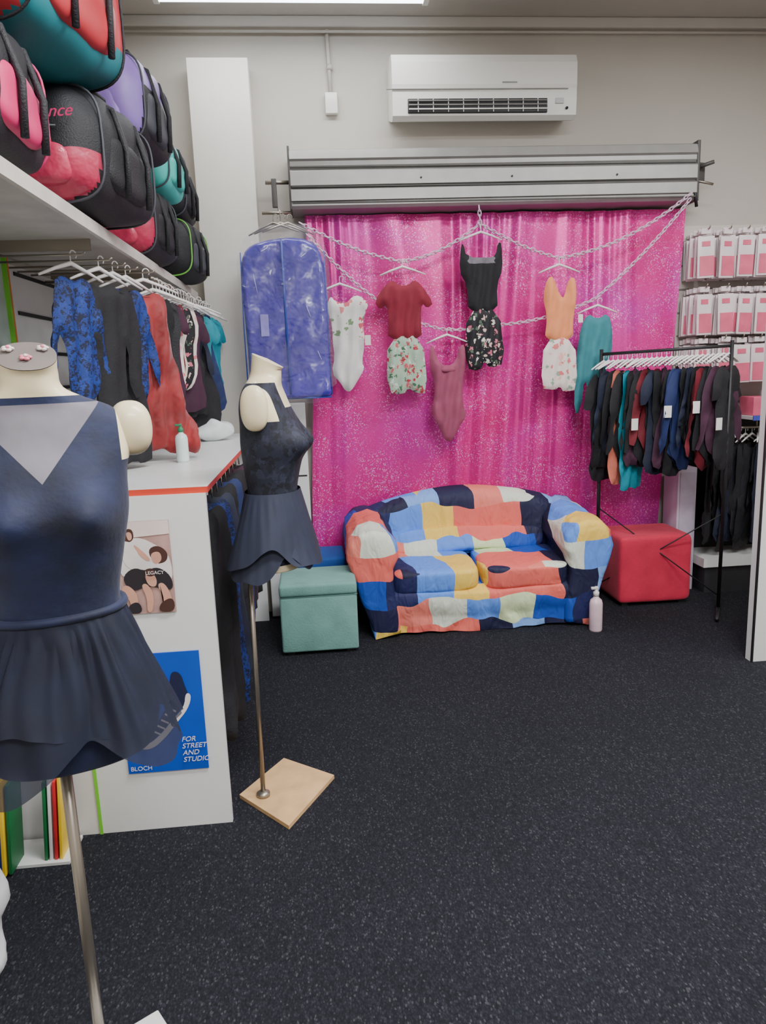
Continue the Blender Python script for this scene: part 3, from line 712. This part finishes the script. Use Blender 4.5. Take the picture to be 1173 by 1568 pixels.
for i in range(n_):
    t=(i+.5)/n_;p=p0.lerp(p1,t)
    T=TR(p.x,p.y,p.z-.022,ang+random.uniform(-.12,.12)-.5)
    b.hanger(T,hang,.26)
    sh=random.choice([G_leo,G_slv,G_sh,G_drs,G_slv]) if i not in(4,6) else G_lng
    sx=random.uniform(.9,1.15)
    b.puff([(x*sx,y) for x,y in sh],random.uniform(.0040,.0047)*(.93 if sh in(G_drs,G_lng) else 1.05),cs[i],T,depth=.013,res=7,R=12,fold=.014,seed=i)
for t,dz,a in((.3,-.43,.2),(.55,-.36,-.1),(.76,-.34,.1),(.93,-.44,.3)):
    p=p0.lerp(p1,t);b.box((p.x-.07,p.y-.13,p.z+dz),(.045,.003,.07),tag,rot=a)
b.done(rk)
# ------------------------------------------------------------ right display
b=B('display_backboard');b.box((3.0,4.85,1.35),(1.14,.03,2.1),M('slat_beige',(206,198,190),.5,var=.02))
gm=M('slat_groove',(130,124,120))
for i in range(13): b.box((3.0,4.833,.5+.15*i),(1.12,.006,.01),gm)
bb=b.done()
pkw=M('packet_white',(222,208,210),.3,var=.08);pkp=M('packet_pink',(214,96,124),.4,var=.15);pkg=M('packet_grey',(120,104,108),.5)
for ri,(z,h) in enumerate([(2.19,.27),(1.84,.27),(1.53,.26)]):
    b=B('tights_packets' if ri==0 else 'tights_packets.%03d'%ri)
    for ci,x in enumerate([2.49,2.63,2.75,2.87,2.99,3.11,3.23]):
        b.tube([(x,4.83,z+h/2+.01),(x,4.56,z+h/2+.01),(x,4.55,z+h/2+.03)],.004,steel,6)
        for d in range(9):
            T=TR(x+random.uniform(-.012,.012),4.58+d*.027,z+random.uniform(-.006,.006),random.uniform(-.35,.1),random.uniform(-.04,.04))
            b.box((0,0,-.02),(.10,.012,h-.02),pkw,bev=.003,T=T)
            b.box((0.006,-.0075,-.072),(.086,.002,h*.44),pkp,T=T)
            b.box((0,-.0075,.06),(.05,.002,.03),pkg if d%2 else pkp,T=T)
            b.box((0,0,h/2),(.06,.006,.03),pkw,T=T)
    b.done()
b=B('display_shelf');b.box((3.1,4.65,1.16),(.62,.36,.022),white);b.box((3.1,4.467,1.16),(.62,.008,.03),M('shelf_blue_edge',(70,84,190)));b.box((2.99,4.66,.21),(.94,.34,.06),white)
b.box((2.99,4.66,.085),(.9,.3,.17),M('plinth_dark',(40,40,44)));b.tube([(2.54,4.6,1.09),(3.4,4.6,1.09)],.008,steel)
for x in (2.9,3.38): b.tube([(x,4.6,1.09),(x,4.6,1.15)],.006,steel)
b.box((2.98,4.80,.68),(.9,.01,.9),dark)
ds=b.done()
b=B('shelf_boxes')
for i,(x,w_,h_) in enumerate([(2.88,.12,.12),(3.01,.1,.16),(3.13,.12,.10),(3.26,.1,.18)]): b.box((x,4.6,1.172+h_/2),(w_,.16,h_),[pkp,pkw,bpk,pkw][i],bev=.004)
b.done(ds)
b=B('black_dancewear')
for i in range(16):
    T=TR(2.60+i*.045,4.60,1.07,.7+random.uniform(-.3,.3));b.hanger(T,hang,.22);b.puff([(x,y*1.0) for x,y in random.choice([G_drs,G_lng,G_slv])],.0041,[black,bbk,black,navyd][i%4],T,depth=.016,res=8,R=12,fold=.012,seed=i)
for x,z in((2.88,.70),(3.0,.55)): b.box((x,4.44,z),(.05,.003,.06),tag)
b.done(ds)
b=B('side_cabinet');b.box((2.44,4.70,.42),(.13,.2,.84),M('lilac_white',(206,194,210),.5,var=.02),bev=.004);b.box((2.44,4.597,.44),(.10,.006,.74),M('lilac_white2',(196,184,204),.5));b.done()
b=B('gondola_panel');b.box((2.45,3.40,1.0),(.55,.05,2.0),white);b.box((2.177,3.372,1.0),(.008,.012,2.0),dark);b.box((2.45,3.40,2.01),(.56,.06,.02),white);b.done()
b=B('white_drawer_unit');b.box((-.16,4.78,.68),(.20,.16,1.36),white,bev=.004)
for z in(.3,.6,.9,1.2): b.box((-.16,4.698,z),(.18,.006,.008),dark)
b.done()
b=B('white_storage_box');b.box((-.30,4.62,.20),(.08,.12,.38),white,bev=.005);b.box((-.30,4.62,.395),(.09,.13,.03),white,bev=.005);b.done()
b=B('ribbon_rolls')
for i,c_ in enumerate([(190,40,50),(225,225,225),(30,60,150),(240,200,40),(20,110,60)]):
    T=TR(-1.11+i*.016,2.22+.01*(i%3),0,0,.08);b.box((0,0,.165+.01*(i%2)),(.011,.10,.31+.02*(i%2)),M('ribbon_%d'%i,c_,.5),bev=.002,T=T)
for i,c_ in enumerate([(20,110,60),(225,225,225),(200,40,50),(240,200,40)]):
    T=TR(-.955+i*.016,2.28,0,0,.08);b.box((0,0,.15+.01*(i%2)),(.010,.09,.28+.02*(i%2)),M('ribbon_b%d'%i,c_,.5),bev=.002,T=T)
b.box((-1.0,2.29,.006),(.25,.14,.01),white)
b.done()
b=B('crumpled_carrier_bag');b.rbox((-.965,1.70,.235),(.20,.24,.42),M('carrier_white',(224,224,226),.4),.8,wob=.04,ws=11)
for s_ in(-.05,.05): b.tube([(-.98+s_,1.70,.41),(-.98+s_,1.70,.49),(-.94+s_,1.70,.49),(-.94+s_,1.70,.41)],.006,plastic)
b.done()
# ------------------------------------------------------------ camera
H=1.55;p=math.radians(11);yw=math.radians(5);rl=math.radians(2.1)
F=Vector((math.sin(yw)*math.cos(p),math.cos(yw)*math.cos(p),-math.sin(p)))
r0=F.cross(Vector((0,0,1))).normalized();u0=r0.cross(F)
R=math.cos(rl)*r0-math.sin(rl)*u0;U=math.sin(rl)*r0+math.cos(rl)*u0
cam=bpy.data.cameras.new('camera');co=bpy.data.objects.new('camera',cam);bpy.context.collection.objects.link(co)
m=Matrix((R,U,-F)).transposed().to_4x4();m.translation=Vector((0,0,H));co.matrix_world=m
cam.lens=36*1120/1568;cam.clip_start=.05;sc.camera=co
